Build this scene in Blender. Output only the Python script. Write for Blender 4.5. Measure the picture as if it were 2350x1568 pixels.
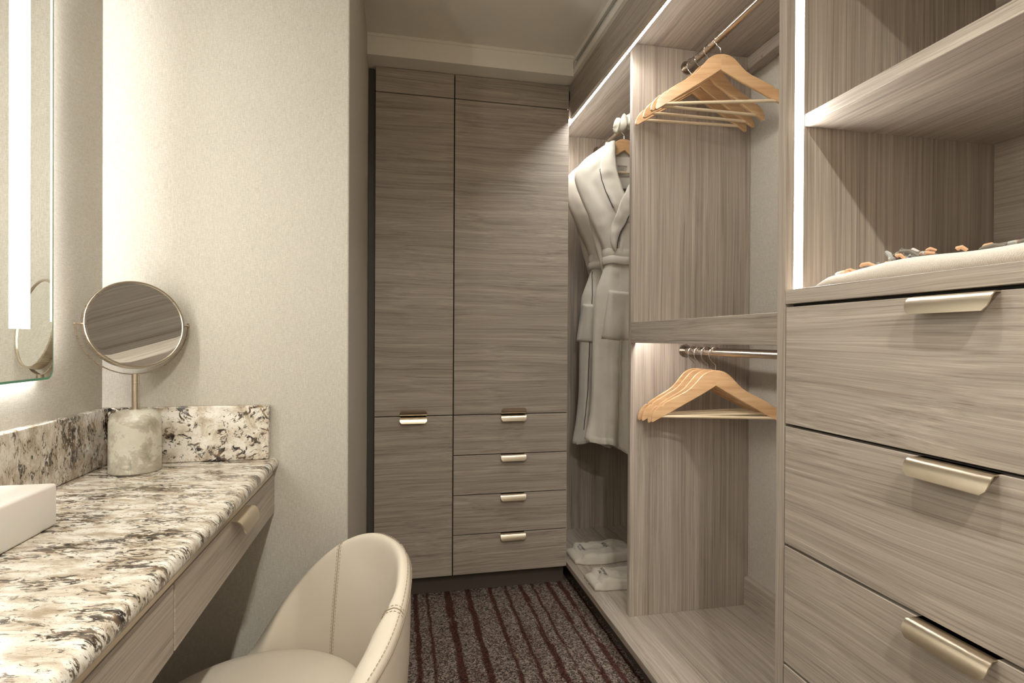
import bpy, bmesh, math, random
from mathutils import Vector, Matrix, noise
random.seed(7)
S = bpy.context.scene
for o in list(bpy.data.objects):
    bpy.data.objects.remove(o)
COL = S.collection

# ------------------------------------------------------------ camera
F, YAW, PIT, ROL = 1249.5, 0.206928, -0.0043665, 0.0053011
cy, sy = math.cos(YAW), math.sin(YAW)
fw = Vector((sy, cy, 0)); rt = Vector((cy, -sy, 0)); up = Vector((0, 0, 1))
fw2 = fw*math.cos(PIT) + up*math.sin(PIT); up2 = up*math.cos(PIT) - fw*math.sin(PIT)
rt3 = rt*math.cos(ROL) + up2*math.sin(ROL); up3 = up2*math.cos(ROL) - rt*math.sin(ROL)
cam = bpy.data.objects.new('camera', bpy.data.cameras.new('camera'))
COL.objects.link(cam)
cam.matrix_world = Matrix(((rt3.x, up3.x, -fw2.x, 0), (rt3.y, up3.y, -fw2.y, 0),
                           (rt3.z, up3.z, -fw2.z, 1.2), (0, 0, 0, 1)))
cam.data.sensor_width = 36; cam.data.lens = F/2350*36
cam.data.clip_start = 0.02
S.camera = cam

# ------------------------------------------------------------ world, exposure, light strengths
w = bpy.data.worlds.new('world'); S.world = w; w.use_nodes = True
w.node_tree.nodes['Background'].inputs[0].default_value = (1, .93, .84, 1)
w.node_tree.nodes['Background'].inputs[1].default_value = 0.0
S.view_settings.view_transform = 'Standard'; S.view_settings.look = 'None'
S.view_settings.gamma = 1; S.view_settings.exposure = 0.07
S.view_settings.use_curve_mapping = False
E_MIRROR, E_HALO, E_FASCIA, E_PANEL, E_SHELF = 22.5, 78.0, 64.0, 44.0, 46.0
FILL_LIGHTS = [((0.16, 0.55), 4.0), ((0.16, -0.55), 24.0), ((0.16, -1.45), 24.0)]  # out-of-view ceiling lamps added as room fill

# ------------------------------------------------------------ materials
def srgb(r, g, b):
    f = lambda c: (c/255/12.92) if c/255 <= .04045 else ((c/255+.055)/1.055)**2.4
    return (f(r), f(g), f(b), 1)

class N:
    def __init__(s, name):
        s.m = bpy.data.materials.new(name); s.m.use_nodes = True
        s.t = s.m.node_tree; s.n = s.t.nodes; s.l = s.t.links
        s.b = s.n['Principled BSDF']
    def new(s, t, **k):
        n = s.n.new(t)
        for a, v in k.items():
            setattr(n, a, v)
        return n
    def link(s, a, b): s.l.new(a, b)
    def val(s, node, idx, v):
        if hasattr(v, 'is_linked') or hasattr(v, 'links'): s.link(v, node.inputs[idx])
        else: node.inputs[idx].default_value = v
    def math(s, op, a, b=None, c=None, clamp=False):
        n = s.new('ShaderNodeMath', operation=op, use_clamp=clamp)
        s.val(n, 0, a)
        if b is not None: s.val(n, 1, b)
        if c is not None: s.val(n, 2, c)
        return n.outputs[0]
    def vmath(s, op, a, b=None):
        n = s.new('ShaderNodeVectorMath', operation=op)
        s.val(n, 0, a)
        if b is not None: s.val(n, 1, b)
        return n.outputs[0]
    def noise(s, vec, scale, detail=3, rough=.5, dist=0):
        n = s.new('ShaderNodeTexNoise')
        s.link(vec, n.inputs['Vector']); n.inputs['Scale'].default_value = scale
        n.inputs['Detail'].default_value = detail; n.inputs['Roughness'].default_value = rough
        n.inputs['Distortion'].default_value = dist
        return n.outputs['Fac'], n.outputs['Color']
    def ramp(s, fac, stops, interp='LINEAR'):
        n = s.new('ShaderNodeValToRGB'); s.link(fac, n.inputs[0])
        n.color_ramp.interpolation = interp
        e = n.color_ramp.elements
        while len(e) < len(stops): e.new(.5)
        for i, (p, c) in enumerate(stops):
            e[i].position = p; e[i].color = c if len(c) == 4 else (*c, 1)
        return n.outputs[0]
    def mix(s, fac, a, b, mode='MIX'):
        n = s.new('ShaderNodeMix', data_type='RGBA', blend_type=mode)
        s.val(n, 0, fac); s.val(n, 6, a); s.val(n, 7, b)
        return n.outputs[2]
    def coords(s):
        return s.new('ShaderNodeTexCoord').outputs['Object']
    def rnd(s, vec, k=17.0):
        r = s.new('ShaderNodeObjectInfo').outputs['Random']
        return s.vmath('ADD', vec, s.math('MULTIPLY', r, k))
    def bump(s, h, strength, dist):
        b = s.new('ShaderNodeBump'); b.inputs['Strength'].default_value = strength
        b.inputs['Distance'].default_value = dist
        s.link(h, b.inputs['Height']); s.link(b.outputs[0], s.b.inputs['Normal'])
    def P(s, **k):
        for a, v in k.items():
            i = s.b.inputs[a.replace('_', ' ')]
            if hasattr(v, 'links'): s.link(v, i)
            else: i.default_value = v
        return s.m

def wood(name, axis, tint=1.0, warp=.03):
    N_ = N(name); v = N_.rnd(N_.coords())
    i = 'XYZ'.index(axis)
    def sc(a, c):
        t = [c, c, c]; t[i] = a; return tuple(t)
    wv = N_.vmath('MULTIPLY', v, sc(1.1, 3.2))
    _, wc = N_.noise(wv, 1.0, 2, .5)
    wd = N_.vmath('MULTIPLY', N_.vmath('SUBTRACT', wc, (.5, .5, .5)), sc(0, warp*2))
    v2 = N_.vmath('ADD', v, wd)
    fine, _ = N_.noise(N_.vmath('MULTIPLY', v2, sc(3.5, 430)), 1, 2, .6)
    mid, _ = N_.noise(N_.vmath('MULTIPLY', v2, sc(1.3, 140)), 1, 3, .6)
    big, _ = N_.noise(N_.vmath('MULTIPLY', v2, sc(.6, 30)), 1, 2, .5)
    f = N_.math('ADD', N_.math('MULTIPLY', fine, .34), N_.math('ADD', N_.math('MULTIPLY', mid, .42), N_.math('MULTIPLY', big, .24)))
    t = tint
    c = N_.ramp(f, [(.36, (.232*t, .190*t, .157*t, 1)), (.46, (.360*t, .304*t, .254*t, 1)),
                    (.54, (.425*t, .364*t, .306*t, 1)), (.64, (.540*t, .474*t, .406*t, 1))])
    N_.bump(fine, .12, .002)
    return N_.P(Base_Color=c, Roughness=.42, Specular_IOR_Level=.4)

W_X = wood('wood_laminate_grain_x', 'X'); W_Y = wood('wood_laminate_grain_y', 'Y')
W_Z = wood('wood_laminate_grain_z', 'Z', warp=.012)

def simple(name, col, rough=.5, metal=0, **k):
    n = N(name); return n.P(Base_Color=col, Roughness=rough, Metallic=metal, **k)

def wallpaper():
    n = N('linen_wallpaper'); v = n.coords()
    a, _ = n.noise(n.vmath('MULTIPLY', v, (90, 90, 1100)), 1, 2, .6)
    b, _ = n.noise(n.vmath('MULTIPLY', v, (1100, 1100, 80)), 1, 2, .6)
    g, _ = n.noise(v, 260, 2, .5)
    f = n.math('ADD', n.math('MULTIPLY', a, .42), n.math('ADD', n.math('MULTIPLY', b, .42), n.math('MULTIPLY', g, .16)))
    c = n.ramp(f, [(.36, (.405, .370, .312, 1)), (.5, (.51, .472, .408, 1)), (.64, (.61, .572, .508, 1))])
    n.bump(f, .2, .0015)
    return n.P(Base_Color=c, Roughness=.75)
WALLP = wallpaper()

def granite():
    n = N('speckled_granite'); v0 = n.coords()
    rot = n.new('ShaderNodeMapping'); n.link(v0, rot.inputs[0]); rot.inputs['Rotation'].default_value = (0, 0, .22)
    v = n.vmath('MULTIPLY', rot.outputs[0], (1, 2.6, 1.3))
    base, _ = n.noise(v, 18, 5, .6, .6)
    c = n.ramp(base, [(.33, (.38, .30, .215, 1)), (.46, (.60, .52, .42, 1)), (.58, (.78, .73, .65, 1)), (.7, (.86, .82, .76, 1))])
    clus, _ = n.noise(v, 7.5, 3, .55, .5)
    fl, _ = n.noise(v, 42, 8, .68, 1.3)
    m = n.math('ADD', fl, n.math('MULTIPLY', n.math('SUBTRACT', clus, .5), .66))
    mk = n.ramp(m, [(.525, (0, 0, 0, 1)), (.585, (1, 1, 1, 1))])
    br, _ = n.noise(v, 30, 3, .5)
    dark = n.ramp(br, [(.42, (.020, .016, .013, 1)), (.55, (.10, .070, .048, 1)), (.68, (.24, .155, .095, 1))])
    c2 = n.mix(mk, c, dark)
    f2, _ = n.noise(v, 110, 4, .6, 2.0)
    mk2 = n.ramp(f2, [(.60, (0, 0, 0, 1)), (.66, (.75, .75, .75, 1))])
    c3 = n.mix(mk2, c2, (.10, .075, .055, 1))
    return n.P(Base_Color=c3, Roughness=.16, Specular_IOR_Level=.55, Coat_Weight=.3, Coat_Roughness=.06)
GRANITE = granite()

def marble():
    n = N('pale_green_marble'); v = n.rnd(n.coords(), 3)
    a, _ = n.noise(v, 13, 6, .66, .5); b, _ = n.noise(v, 24, 7, .7, .8)
    c = n.ramp(a, [(.36, (.33, .30, .235, 1)), (.47, (.46, .42, .34, 1)), (.5, (.60, .57, .48, 1)), (.62, (.54, .51, .42, 1))])
    mk = n.ramp(b, [(.58, (0, 0, 0, 1)), (.64, (.8, .8, .8, 1)), (.69, (.1, .1, .1, 1))])
    c = n.mix(mk, c, (.25, .24, .19, 1))
    return n.P(Base_Color=c, Roughness=.3, Subsurface_Weight=.05, Subsurface_Scale=.01)
MARBLE = marble()

def leather():
    n = N('cream_leather'); v = n.coords()
    a, _ = n.noise(v, 5, 3, .5); g, _ = n.noise(v, 900, 2, .5)
    c = n.ramp(a, [(.3, (.60, .525, .43, 1)), (.7, (.66, .585, .49, 1))])
    n.bump(g, .05, .001)
    return n.P(Base_Color=c, Roughness=.46, Specular_IOR_Level=.35)
LEATHER = leather()

def carpet():
    n = N('striped_carpet'); v = n.coords()
    sep = n.new('ShaderNodeSeparateXYZ'); n.link(v, sep.inputs[0])
    x = n.math('ADD', sep.outputs[0], 6.2)
    per = .70
    xm = n.math('MODULO', x, per)
    wob, wc = n.noise(n.vmath('MULTIPLY', v, (2, 9, 1)), 1, 2, .5)
    rag, _ = n.noise(n.vmath('MULTIPLY', v, (1, .6, 1)), 330, 2, .6)
    lng, _ = n.noise(n.vmath('MULTIPLY', v, (16, 3.2, 1)), 1, 2, .5)
    xw = n.math('ADD', xm, n.math('MULTIPLY', n.math('SUBTRACT', wob, .5), .022))
    xw = n.math('ADD', xw, n.math('MULTIPLY', n.math('SUBTRACT', rag, .5), .034))
    tot = None
    off = 6.2 % per
    for xi, wi in ((.085, .012), (.14, .005), (.235, .014), (.33, .012), (.435, .009), (.51, .008), (.59, .013), (.645, .006), (.725, .011)):
        p = (xi+off) % per
        d = n.math('ABSOLUTE', n.math('SUBTRACT', xw, p))
        wth = n.math('MULTIPLY', n.math('MULTIPLY', n.math('ADD', lng, .15), 1.7), wi)
        wth = n.math('SUBTRACT', wth, n.math('MULTIPLY', n.math('GREATER_THAN', n.math('ADD', lng, p*.2), .66), wi*.8))
        h = n.math('LESS_THAN', d, wth)
        tot = h if tot is None else n.math('MAXIMUM', tot, h)
    vo = n.new('ShaderNodeTexVoronoi'); n.link(v, vo.inputs['Vector']); vo.inputs['Scale'].default_value = 190
    sp = n.new('ShaderNodeSeparateColor'); n.link(vo.outputs['Color'], sp.inputs[0])
    c1 = n.ramp(sp.outputs[0], [(0, (.045, .034, .030, 1)), (.25, (.12, .092, .080, 1)), (.5, (.21, .165, .14, 1)), (.8, (.33, .27, .235, 1)), (1, (.42, .34, .29, 1))])
    band, _ = n.noise(n.vmath('MULTIPLY', v, (26, 5, 1)), 1, 3, .6)
    reds = n.math('GREATER_THAN', n.math('ADD', sp.outputs[1], n.math('MULTIPLY', n.math('SUBTRACT', band, .5), 2.2)), .93)
    c1 = n.mix(n.math('MULTIPLY', reds, .75), c1, (.11, .038, .028, 1))
    red = n.ramp(sp.outputs[2], [(0, (.035, .016, .013, 1)), (.5, (.085, .034, .026, 1)), (1, (.12, .052, .039, 1))])
    c = n.mix(tot, c1, red)
    n.bump(vo.outputs['Distance'], .9, .006)
    return n.P(Base_Color=c, Roughness=.95, Specular_IOR_Level=.1)
CARPET = carpet()

def terry():
    n = N('ivory_terry_cloth'); v = n.coords()
    a, _ = n.noise(v, 700, 2, .6); b, _ = n.noise(v, 9, 3, .5)
    c = n.ramp(b, [(.3, (.70, .645, .56, 1)), (.7, (.77, .72, .635, 1))])
    n.bump(a, .5, .003)
    return n.P(Base_Color=c, Roughness=.95, Sheen_Weight=.3, Specular_IOR_Level=.15)
TERRY = terry()

def cloth(name, c0, c1, sc=300, bump=.3):
    n = N(name); v = n.coords()
    b, _ = n.noise(v, 12, 3, .5); a, _ = n.noise(v, sc, 2, .6)
    n.bump(a, bump, .002)
    return n.P(Base_Color=n.ramp(b, [(.3, c0), (.7, c1)]), Roughness=.9, Specular_IOR_Level=.15)
COTTON = cloth('white_cotton', (.52, .47, .40, 1), (.60, .55, .475, 1))
SATIN = N('ivory_satin').P(Base_Color=(.52, .49, .395, 1), Roughness=.42, Sheen_Weight=.3)

def throwmat():
    n = N('cream_woven_throw'); v = n.coords()
    wv = n.new('ShaderNodeTexWave', wave_type='BANDS', bands_direction='DIAGONAL')
    n.link(v, wv.inputs[0]); wv.inputs['Scale'].default_value = 180; wv.inputs['Distortion'].default_value = 6
    wv.inputs['Detail Scale'].default_value = 3
    a, _ = n.noise(v, 420, 2, .6)
    c = n.mix(wv.outputs['Fac'], (.72, .63, .54, 1), (.86, .78, .69, 1))
    n.bump(n.math('ADD', wv.outputs['Fac'], a), .5, .002)
    return n.P(Base_Color=c, Roughness=.95, Sheen_Weight=.5)
THROW = throwmat()

def beech():
    n = N('honey_beech'); v = n.rnd(n.coords(), 3)
    wv = n.vmath('MULTIPLY', v, (5, 60, 60))
    a, _ = n.noise(wv, 1, 3, .55)
    c = n.ramp(a, [(.3, (.50, .285, .135, 1)), (.55, (.61, .385, .20, 1)), (.75, (.69, .47, .27, 1))])
    return n.P(Base_Color=c, Roughness=.3, Coat_Weight=.25, Coat_Roughness=.15)
BEECH = beech()
DOWEL = simple('pale_dowel_wood', (.66, .53, .35, 1), .45)

def brushed(name, col, rough):
    n = N(name); v = n.coords()
    a, _ = n.noise(n.vmath('MULTIPLY', v, (8, 8, 700)), 1, 2, .5)
    r = n.math('ADD', n.math('MULTIPLY', a, .05), rough-.025)
    return n.P(Base_Color=col, Metallic=1.0, Roughness=r)
NICKEL = brushed('brushed_champagne_nickel', (.70, .61, .48, 1), .30)
POLE = brushed('brushed_nickel_pole', (.62, .54, .44, 1), .28)
ROD = brushed('satin_steel_rod', (.50, .45, .39, 1), .24)
CHROME = simple('chrome_wire', (.82, .80, .76, 1), .12, 1.0)
SILVER = simple('silvered_mirror', (.93, .95, .93, 1), .0, 1.0)
DARK = simple('dark_shadow_gap', (.02, .017, .014, 1), .8)
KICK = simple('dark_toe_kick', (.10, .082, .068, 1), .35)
FILL = simple('dark_bronze_filler', (.085, .075, .062, 1), .5)
PAINT = simple('off_white_ceiling_paint', (.84, .785, .70, 1), .85)
PAINT2 = simple('off_white_trim_paint', (.86, .81, .72, 1), .6)
WHITE = N('frosted_white_acrylic').P(Base_Color=(.82, .78, .74, 1), Roughness=.35, Subsurface_Weight=.25, Subsurface_Scale=.02)
PIPING = simple('charcoal_piping', (.03, .03, .035, 1), .7)
INK = simple('dark_ink', (.06, .05, .045, 1), .7)
STITCH = simple('tan_stitching', (.40, .30, .21, 1), .7)
SEAM = simple('dark_seam', (.30, .235, .175, 1), .7)
BLACKM = simple('black_slot', (.035, .03, .026, 1), .7)
GLASS = N('green_glass_edge').P(Base_Color=(.25, .72, .48, 1), Roughness=.08, Transmission_Weight=.55, IOR=1.5)

def emit(name, col, e):
    n = N(name)
    return n.P(Base_Color=(.9, .9, .9, 1), Emission_Color=(*col, 1), Emission_Strength=e)
L_MIRROR = emit('lit_mirror_strip', (1, 1.0, .94), E_MIRROR)
L_HALO = emit('lit_backlight_strip', (1, 1.0, .98), E_HALO)
L_FASCIA = emit('lit_fascia_strip', (1, .99, .95), E_FASCIA)
L_PANEL = emit('lit_panel_strip', (1, .99, .95), E_PANEL)
L_SHELF = emit('lit_shelf_strip', (1, .97, .94), E_SHELF)
L_BEVEL_GLINT = emit('lit_mirror_edge', (1, .98, .94), 2.2)  # glow imitates strip light reflected in the glass bevel
L_FILL_LENS = emit('lit_downlight_lens', (1, .86, .68), 6.0)  # lens of the added fill lights

# ------------------------------------------------------------ builders
ORG = {}
def box(bm, x0, x1, y0, y1, z0, z1, bev=0.0, seg=2):
    vs = [bm.verts.new((x, y, z)) for x in (x0, x1) for y in (y0, y1) for z in (z0, z1)]
    idx = ((0, 1, 3, 2), (4, 6, 7, 5), (0, 4, 5, 1), (2, 3, 7, 6), (0, 2, 6, 4), (1, 5, 7, 3))
    fs = [bm.faces.new([vs[i] for i in f]) for f in idx]
    if bev > 0:
        es = list({e for f in fs for e in f.edges})
        bmesh.ops.bevel(bm, geom=es, offset=bev, segments=seg, affect='EDGES', profile=.5)
def bx(*a, **k):
    bm = bmesh.new()
    if isinstance(a[0], (tuple, list)):
        for b in a: box(bm, *b, **k)
    else: box(bm, *a, **k)
    return bm
def obj(name, bm, mat, parent=None, smooth=False, label=None, kind=None):
    bmesh.ops.recalc_face_normals(bm, faces=bm.faces)
    off = ORG.get(parent.name, Vector((0, 0, 0))) if parent else Vector((0, 0, 0))
    if off.length: bmesh.ops.translate(bm, verts=bm.verts, vec=-off)
    me = bpy.data.meshes.new(name); bm.to_mesh(me); bm.free()
    if mat: me.materials.append(mat)
    if smooth:
        me.polygons.foreach_set('use_smooth', [True]*len(me.polygons))
        if smooth != 'all':
            me.set_sharp_from_angle(angle=math.radians(38))
    o = bpy.data.objects.new(name, me); COL.objects.link(o)
    if parent:
        o.parent = parent; ORG[o.name] = off
    if label: o['label'] = label
    if kind: o['kind'] = kind
    return o
def thing(name, label, cat, loc=(0, 0, 0), group=None, local=False):
    o = bpy.data.objects.new(name, None); COL.objects.link(o)
    o.empty_display_size = .05
    o.location = loc; o['label'] = label; o['category'] = cat
    if group: o['group'] = group
    ORG[o.name] = Vector((0, 0, 0)) if local else Vector(loc)
    return o
def struct(name, bm, mat, parent=None):
    return obj(name, bm, mat, parent, kind='structure' if not parent else None)
def dup(o, parent=None):
    c = o.copy(); COL.objects.link(c)
    if parent: c.parent = parent
    for ch in list(o.children): dup(ch, c)
    return c
def tube(bm, pts, r, n=8, closed=False, caps=True):
    pts = [Vector(p) for p in pts]; rs = r if isinstance(r, (list, tuple)) else [r]*len(pts)
    rings = []; prev = None
    for i, p in enumerate(pts):
        if closed: t = pts[(i+1) % len(pts)] - pts[i-1]
        else: t = pts[min(i+1, len(pts)-1)] - pts[max(i-1, 0)]
        if t.length < 1e-9: t = Vector((0, 0, 1))
        t.normalize()
        if prev is None:
            a = Vector((0, 0, 1)) if abs(t.z) < .9 else Vector((1, 0, 0))
            u = t.cross(a).normalized()
        else:
            u = (prev - t*prev.dot(t))
            u = u.normalized() if u.length > 1e-6 else t.orthogonal().normalized()
        prev = u; v = t.cross(u)
        rings.append([bm.verts.new(p + (u*math.cos(2*math.pi*k/n) + v*math.sin(2*math.pi*k/n))*rs[i]) for k in range(n)])
    m = len(rings)
    for i in range(m if closed else m-1):
        a, b = rings[i], rings[(i+1) % m]
        for k in range(n):
            bm.faces.new((a[k], a[(k+1) % n], b[(k+1) % n], b[k]))
    if caps and not closed:
        bm.faces.new(rings[0][::-1]); bm.faces.new(rings[-1])
def tb(*a, **k):
    bm = bmesh.new(); tube(bm, *a, **k); return bm
def lathe(bm, prof, c, n=40):
    rings = []
    for r, z in prof:
        if r < 1e-6: rings.append([bm.verts.new((c[0], c[1], c[2]+z))])
        else: rings.append([bm.verts.new((c[0]+r*math.cos(2*math.pi*k/n), c[1]+r*math.sin(2*math.pi*k/n), c[2]+z)) for k in range(n)])
    for a, b in zip(rings, rings[1:]):
        for k in range(n):
            k2 = (k+1) % n
            if len(a) == 1 and len(b) == 1: continue
            if len(a) == 1: bm.faces.new((a[0], b[k], b[k2]))
            elif len(b) == 1: bm.faces.new((a[k], a[k2], b[0]))
            else: bm.faces.new((a[k], a[k2], b[k2], b[k]))
def loft(bm, rows, closed_u=False):
    vs = [[bm.verts.new(p) for p in r] for r in rows]
    for a, b in zip(vs, vs[1:]):
        m = len(a)
        for k in range(m if closed_u else m-1):
            bm.faces.new((a[k], a[(k+1) % m], b[(k+1) % m], b[k]))
    return vs
def prism(bm, poly, fn, t0, t1):
    """poly of 2-D points, fn(a, b, t) -> 3-D"""
    A = [bm.verts.new(fn(a, b, t0)) for a, b in poly]; B = [bm.verts.new(fn(a, b, t1)) for a, b in poly]
    m = len(poly)
    bm.faces.new(A); bm.faces.new(B[::-1])
    for k in range(m): bm.faces.new((A[k], A[(k+1) % m], B[(k+1) % m], B[k]))
def interp(x, tab):
    if x <= tab[0][0]: return tab[0][1]
    for (a, b), (c, d) in zip(tab, tab[1:]):
        if x <= c: 
            t = (x-a)/(c-a); return b + (d-b)*t
    return tab[-1][1]
def sinterp(x, tab):
    """Catmull-Rom through the table"""
    if x <= tab[0][0]: return tab[0][1]
    if x >= tab[-1][0]: return tab[-1][1]
    for i in range(len(tab)-1):
        if x <= tab[i+1][0]:
            a, b = tab[i], tab[i+1]; p = tab[max(i-1, 0)]; q = tab[min(i+2, len(tab)-1)]
            h = b[0]-a[0]; t = (x-a[0])/h
            m0 = (b[1]-p[1])/max(b[0]-p[0], 1e-9)*h; m1 = (q[1]-a[1])/max(q[0]-a[0], 1e-9)*h
            if i == 0: m0 = 0
            if i == len(tab)-2: m1 = 0
            t2 = t*t; t3 = t2*t
            return (2*t3-3*t2+1)*a[1] + (t3-2*t2+t)*m0 + (-2*t3+3*t2)*b[1] + (t3-t2)*m1
def text_mesh(s, size, ext=.0002):
    c = bpy.data.curves.new('lettering', 'FONT'); c.body = s; c.size = size; c.extrude = ext
    c.align_x = 'CENTER'; c.align_y = 'CENTER'; c.resolution_u = 3
    o = bpy.data.objects.new('lettering', c); COL.objects.link(o)
    bpy.context.view_layer.update()
    me = bpy.data.meshes.new_from_object(o.evaluated_get(bpy.context.evaluated_depsgraph_get()))
    bpy.data.objects.remove(o); bm = bmesh.new(); bm.from_mesh(me); bpy.data.meshes.remove(me)
    return bm

# ------------------------------------------------------------ measured planes
XF = .812      # front plane of the wardrobe run on the right
YC = 2.527     # front plane of the back wardrobe
XW = 1.415     # wallpapered wall behind the open closet
XL = -.739     # mirror wall
YB = 1.577     # wall behind the vanity
ZC = 2.518     # ceiling
ZS = 2.427     # soffit underside

# ------------------------------------------------------------ setting
struct('floor', bx(-.9, 1.5, -2.1, 3.1, -.05, 0), CARPET)
struct('ceiling', bx(-.9, 1.5, -2.1, 3.1, ZC, ZC+.08), PAINT)
struct('wall_left', bx(XL-.12, XL, -2.1, YB, 0, ZC), WALLP)
struct('wall_back', bx(XL-.12, -.134, YB, 3.1, 0, ZC, bev=.004), WALLP)
struct('wall_far', bx(-.134, 1.5, 3.02, 3.1, 0, ZC), WALLP)
struct('wall_right', bx(XW, 1.5, -.02, 3.02, 0, ZC), WALLP)
struct('wall_near', bx(XF, 1.5, -2.1, -.02, 0, ZC), WALLP)
struct('wall_rear', bx(XL, XF, -2.1, -2.0, 0, ZC), WALLP)
struct('trim_1', bx((-.134, .797, 2.431, 3.02, ZS, ZC), (-.134, .797, 2.424, 2.431, ZC-.012, ZC)), PAINT2)
struct('trim_2', bx(-.112, .772, 1.35, 2.345, ZC-.003, ZC), PAINT)
struct('trim_3', bx((.797, XF+.016, -2, 3.02, ZS+.0055, ZS+.032), (.797, XF+.016, -2, 3.02, ZS+.071, ZC), (XF+.002, XF+.016, -2, 3.02, ZS+.032, ZS+.071)), PAINT2)
struct('baseboard_left', bx(XL, XL+.012, -2, YB, 0, .10, bev=.003), W_Y)
struct('baseboard_back', bx(XL+.012, -.134, YB-.012, YB, 0, .10, bev=.003), W_X)

# slot air diffuser above the fascia
v = thing('air_diffuser', 'long slim slot air diffuser in the pale strip above the closet fascia', 'air vent', (.797, 1.2, ZS+.033))
obj('frame', bx((.7965, XF-.0005, .2, 2.418, ZS+.033, ZS+.037), (.7965, XF-.0005, .2, 2.418, ZS+.067, ZS+.0705), (.7965, XF-.0005, 2.418, 2.424, ZS+.033, ZS+.0705)), PAINT2, v)
obj('slot', bx(.8085, XF, .2, 2.418, ZS+.037, ZS+.067), BLACKM, v)
bm = bmesh.new(); box(bm, .798, .8075, .2, 2.418, ZS+.046, ZS+.0475)
obj('blade', bm, PAINT2, v)

# unseen ceiling lights added to fill the room
for i, ((x, y), pw) in enumerate(FILL_LIGHTS):
    d = thing('downlight', ['round recessed ceiling downlight nearest the vanity', 'round recessed ceiling downlight behind the camera, middle one',
                            'round recessed ceiling downlight by the rear wall'][i], 'ceiling light', (x, y, ZC), group='recessed ceiling downlights')
    bm = bmesh.new(); lathe(bm, [(.034, -.001), (.036, -.006), (.05, -.006), (.054, 0)], (x, y, ZC)); obj('trim_ring', bm, PAINT2, d, smooth=True)
    bm = bmesh.new(); lathe(bm, [(0, -.002), (.034, -.002)], (x, y, ZC)); obj('lens', bm, L_FILL_LENS, d)
    ld = bpy.data.lights.new('downlight_lamp', 'AREA'); ld.shape = 'DISK'; ld.size = .06; ld.energy = pw; ld.color = (1, .975, .875); ld.spread = math.radians(115 if i == 0 else 165)
    lo = bpy.data.objects.new('lamp', ld); COL.objects.link(lo); lo.parent = d; lo.location = (0, 0, -.008)

# ------------------------------------------------------------ handles: rolled lip pulls
def handle_bm(L, flip=False):
    """local: x along, y out (negative = towards the room), z up; origin = edge of the front panel"""
    prof = [(.012, 0), (0, 0), (-.010, -.0002), (-.0175, -.0025), (-.0225, -.0075), (-.0255, -.0140), (-.0275, -.0215), (-.0285, -.0285)]
    th = .0022
    n = len(prof)
    nor = []
    for i in range(n):
        a = prof[max(i-1, 0)]; b = prof[min(i+1, n-1)]
        t = Vector((b[0]-a[0], b[1]-a[1])).normalized(); nor.append((t.y, -t.x))
    bm = bmesh.new(); rows_t = []; rows_b = []
    ins = [.004, .004, .0035, 0, 0, 0, .002, .009]
    K = 9
    for i, (y, z) in enumerate(prof):
        h = L/2 - ins[i]
        rt_, rb_ = [], []
        for k in range(K):
            x = -h + 2*h*k/(K-1)
            ny, nz = nor[i]
            rt_.append((x, y, z)); rb_.append((x, y-ny*th*-1*-1, z-nz*th*-1*-1))
        rows_t.append(rt_); rows_b.append(rb_)
    s = -1 if flip else 1
    T = [[bm.verts.new((p[0], p[1], p[2]*s)) for p in r] for r in rows_t]
    B = [[bm.verts.new((p[0], p[1], p[2]*s)) for p in r] for r in rows_b]
    for i in range(n-1):
        for k in range(K-1):
            bm.faces.new((T[i][k], T[i][k+1], T[i+1][k+1], T[i+1][k])); bm.faces.new((B[i][k], B[i+1][k], B[i+1][k+1], B[i][k+1]))
        bm.faces.new((T[i][0], T[i+1][0], B[i+1][0], B[i][0])); bm.faces.new((T[i][-1], B[i][-1], B[i+1][-1], T[i+1][-1]))
    for k in range(K-1):
        bm.faces.new((T[0][k], B[0][k], B[0][k+1], T[0][k+1])); bm.faces.new((T[-1][k], T[-1][k+1], B[-1][k+1], B[-1][k]))
    return bm
def handle(parent, pos, face, L=.122, flip=False, label=None):
    bm = handle_bm(L, flip)
    ang = {'-Y': 0, '-X': -math.pi/2, '+X': math.pi/2}[face]
    bmesh.ops.rotate(bm, verts=bm.verts, cent=(0, 0, 0), matrix=Matrix.Rotation(ang, 3, 'Z'))
    bmesh.ops.translate(bm, verts=bm.verts, vec=pos)
    return obj('handle', bm, NICKEL, parent, smooth=True, label=label)

# ------------------------------------------------------------ back wardrobe
G = .0025
wd = thing('wardrobe', 'tall built-in wood grain wardrobe across the far end with doors and four drawers', 'wardrobe', (.35, YC+.25, 0))
XA, XM, XB = -.104, .2535, .808
obj('body', bx((XA+.003, XB-.002, YC+.022, 3.0, .10, ZS-.004)), DARK, wd)
obj('side_panel', bx(XB-.0015, XB+.002, YC+.021, 3.0, .095, ZS-.001), W_Z, wd)
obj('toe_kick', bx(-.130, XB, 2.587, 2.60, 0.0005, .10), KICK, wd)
obj('filler_strip', bx(-.1325, XA-.0005, YC+.03, YC+.05, .0005, ZS-.001), FILL, wd)
def panel(name, x0, x1, z0, z1, mat=W_X, y0=YC, par=wd):
    return obj(name, bx(x0+G, x1-G, y0, y0+.02, z0+G*.8, z1-G*.8, bev=.0009, seg=1), mat, par)
panel('top_panel', XA, XM, 2.312, ZS-.001); panel('top_panel', XM, XB, 2.312, ZS-.001)
d1 = panel('door', XA, XM, .845, 2.312); d2 = panel('door', XM, XB, .845, 2.312); d3 = panel('door', XA, XM, .098, .845)
handle(d1, (.071, YC, .8475), '-Y', flip=True); handle(d3, (.071, YC, .8430), '-Y')
handle(d2, (.537, YC, .8475), '-Y', flip=True)
zs = [.845, .657, .470, .284, .098]
for i in range(4):
    dr = panel('drawer', XM, XB, zs[i+1], zs[i]); handle(dr, (.537, YC, zs[i]-.002), '-Y')

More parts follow.
